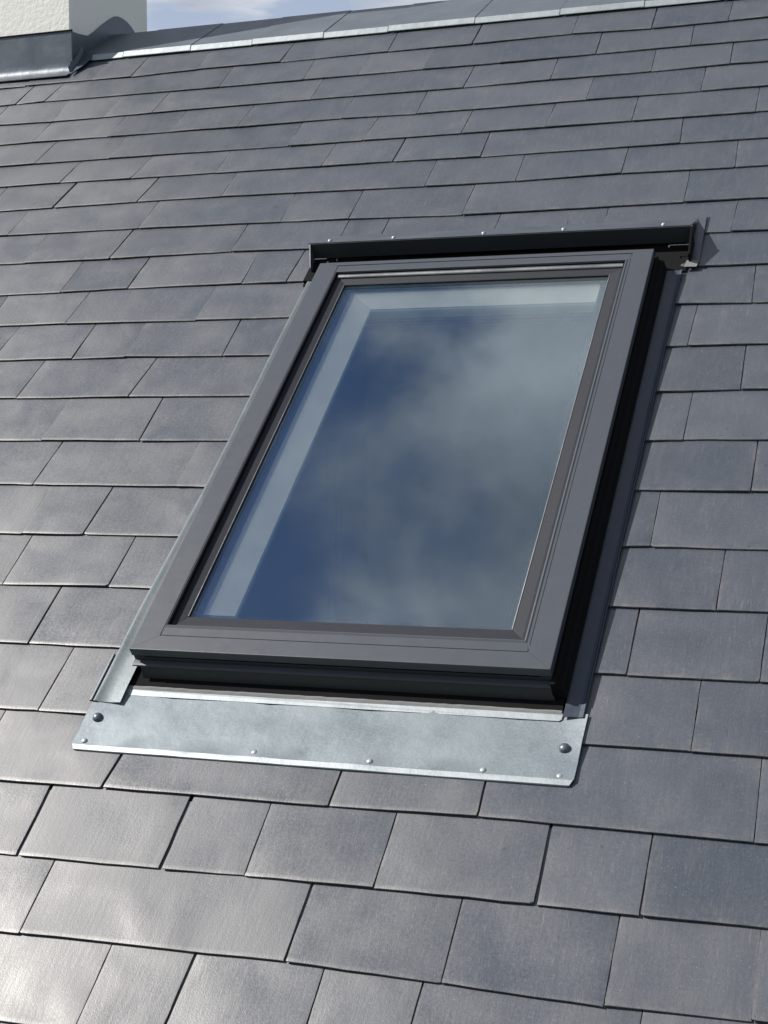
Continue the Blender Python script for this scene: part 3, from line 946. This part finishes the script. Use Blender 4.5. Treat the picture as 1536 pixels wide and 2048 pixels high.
# lower apron with rounded corners, a hem along its foot and a shallow kick towards the frame
ap = MB()
aa = [-.344 + (.904) * i / 24 for i in range(25)]
bb = [-.7795, -.7785, -.7690, -.7675, -.735, -.705, -.690, -.670, -.650, -.634]
hh = [.0055, .0070, .0088, .0082, .0070, .0060, .0046, .0034, .0028, .0026]
rn = random.Random(5)
vs = []
for j, (b, h) in enumerate(zip(bb, hh)):
    for i, a in enumerate(aa):
        wob = 0.0011 * math.sin(a * 27 + 1.3 + 2 * math.sin(a * 7)) * math.sin(b * 31) + 0.0006 * math.sin(a * 71 + b * 40) + rn.gauss(0, .00015)
        x = a
        # the ends ride up over the slates beside the window
        e = max(0.0, min(1.0, (-.300 - a) / .02), min(1.0, (a - .520) / .02))
        wob += e * .0062 * min(1.0, max(0.0, (b + .725) / .03))
        # rounded foot corners
        if i == 0 and j < 3: x += (.010, .006, .0015)[j]
        if i == 24 and j < 3: x -= (.010, .006, .0015)[j]
        vs.append((x, b, h + (wob if j > 2 else wob * .4)))
W = 25
fs = [(j * W + i, j * W + i + 1, (j + 1) * W + i + 1, (j + 1) * W + i) for j in range(len(bb) - 1) for i in range(24)]
mi = [1 if j in (1,) else 0 for j in range(len(bb) - 1) for i in range(24)]  # hem strip coloured lighter for the sun it would catch
o0 = len(vs)
edge = [i for i in range(W)] + [j * W + 24 for j in range(1, len(bb))] 
edge = edge[::-1] + [j * W for j in range(1, len(bb))]
for q in edge:
    vs.append((vs[q][0], vs[q][1], vs[q][2] - .0025))
for q in range(len(edge) - 1):
    fs.append((edge[q], edge[q + 1], o0 + q + 1, o0 + q)); mi.append(0)
ame = mesh('apron_flashing', vs, fs, True, mi)
fix_normals(ame); sharp_by_angle(ame, 0.5)
apron = wpart('apron_flashing', ame, [M['zinc'], M['zinc_bright']])


def dome(name, a, b, h, r, hgt, mat, parent):
    bm = bmesh.new()
    rings = []
    for t in range(4):
        ang = t / 4 * math.pi / 2
        rr, zz = r * math.cos(ang), hgt * math.sin(ang)
        rings.append([bm.verts.new((rr * math.cos(q * math.tau / 12), rr * math.sin(q * math.tau / 12), zz)) for q in range(12)])
    topv = bm.verts.new((0, 0, hgt))
    for r0, r1 in zip(rings, rings[1:]):
        for q in range(12): bm.faces.new((r0[q], r0[(q + 1) % 12], r1[(q + 1) % 12], r1[q])).smooth = True
    for q in range(12): bm.faces.new((rings[-1][q], rings[-1][(q + 1) % 12], topv)).smooth = True
    me = bpy.data.meshes.new(name); bm.to_mesh(me); bm.free()
    return obj(name, me, mat, parent, (a, b, h))


for a, b in ((-.319, -.707), (.534, -.707)):
    dome('bolt', a, b, .0088, .0095, .0070, M['zinc_dark'], apron)
for a, b in ((-.323, -.760), (.536, -.762), (.006, -.759), (.215, -.760), (.410, -.761)):
    dome('rivet', a, b, .0074, .0058, .0032, M['zinc_bright'], apron)

# plate under the sill: sheet coloured black for the shadow on it, sealing strip, bright front edge
plate = wpart('sill_plate', sheet('sill_plate', [(-.2900, -.6275, .0046), (.5150, -.6275, .0046), (.5150, -.590, .0050), (-.2820, -.590, .0050)], .0012, None), M['black'])
fmsh = MB()
vsx, n_ = [], 60
for i in range(n_ + 1):
    a = -.2890 + (.8040) * i / n_
    z = .0062 + rn.uniform(-.0006, .0008)
    vsx += [(a, -.6270, z - .001), (a, -.6310 + rn.uniform(-.0005, .0005), z), (a, -.6355, .0048)]
fmsh.add(vsx, [(3 * i + q, 3 * i + q + 1, 3 * i + q + 4, 3 * i + q + 3) for i in range(n_) for q in (0, 1)])
wpart('sealing_strip', fmsh.mesh('sealing_strip'), M['foam'])
wpart('sill_edge', sheet('sill_edge', [(-.2960, -.6485, .0042), (.5130, -.6485, .0042), (.5170, -.6450, .0044), (.5175, -.6370, .0050), (.5150, -.6278, .0044), (-.2900, -.6278, .0044), (-.2945, -.6370, .0050)], .0016, None), M['zinc_bright'])

# head casing with its sloping flashing and the returns at both ends
hc = [(.7150, .0150), (.7150, .0560), (.7165, .0572), (.7190, .0572), (.7200, .0150)]
wpart('head_casing', MB().extrude_x(hc, -.3430, .5690).mesh('head_casing', bevel=.0006), M['hood'])
hf = [(.7165, .0574), (.7165, .0584), (.8090, .0125), (.8160, .0105), (.8160, .0095), (.8080, .0110)]
hfl = wpart('head_flashing', MB().extrude_x(hf, -.3480, .5640).mesh('head_flashing', bevel=.0003), M['zinc_dark'])
for a in (-.298, -.136, .085, .274, .501):
    dome('rivet', a, .7375, .0485, .0055, .0048, M['zinc_bright'], hfl)
wpart('casing_return', MB().extrude_x([(.6430, .0100), (.6430, .0330), (.7145, .0560), (.7145, .0100)], .5645, .5690).mesh('casing_return', bevel=.0006), M['black'])  # blackened to stand in for the hood's shade
wpart('casing_return', MB().add([(-.3320, .6600, .0100), (-.3300, .6600, .0100), (-.3390, .7145, .0100), (-.3430, .7145, .0100), (-.3320, .6600, .0260), (-.3300, .6600, .0260), (-.3390, .7145, .0562), (-.3430, .7145, .0562)], [(0, 1, 2, 3), (4, 5, 6, 7), (0, 1, 5, 4), (1, 2, 6, 5), (2, 3, 7, 6), (3, 0, 4, 7)]).mesh('casing_return', bevel=.0006), M['zinc_dark'])
wpart('head_gap_shade', MB().box(-.3425, .5600, .6180, .7140, -.0130, .0060).box(-.3425, -.2840, .6260, .7140, .0062, .0140).mesh('head_gap_shade'), M['black'])  # black blocks added to read as the shaded gap under the hood
wpart('corner_flange', sheet('corner_flange', [(.5640, .6480, .0105), (.5870, .6480, .0100), (.5820, .8340, .0098), (.5640, .8340, .0102)], .0015, None), M['zinc_dark'])
wpart('corner_tab', sheet('corner_tab', [(.5560, .6250, .0125), (.5830, .6250, .0115), (.5870, .6480, .0115), (.5600, .6480, .0135)], .0015, None), M['foam'])
wpart('stay_hook', MB().box(.5200, .5630, .6830, .6848, .0290, .0302).box(.5170, .5200, .6770, .6845, .0286, .0298).mesh('stay_hook'), M['chrome'])
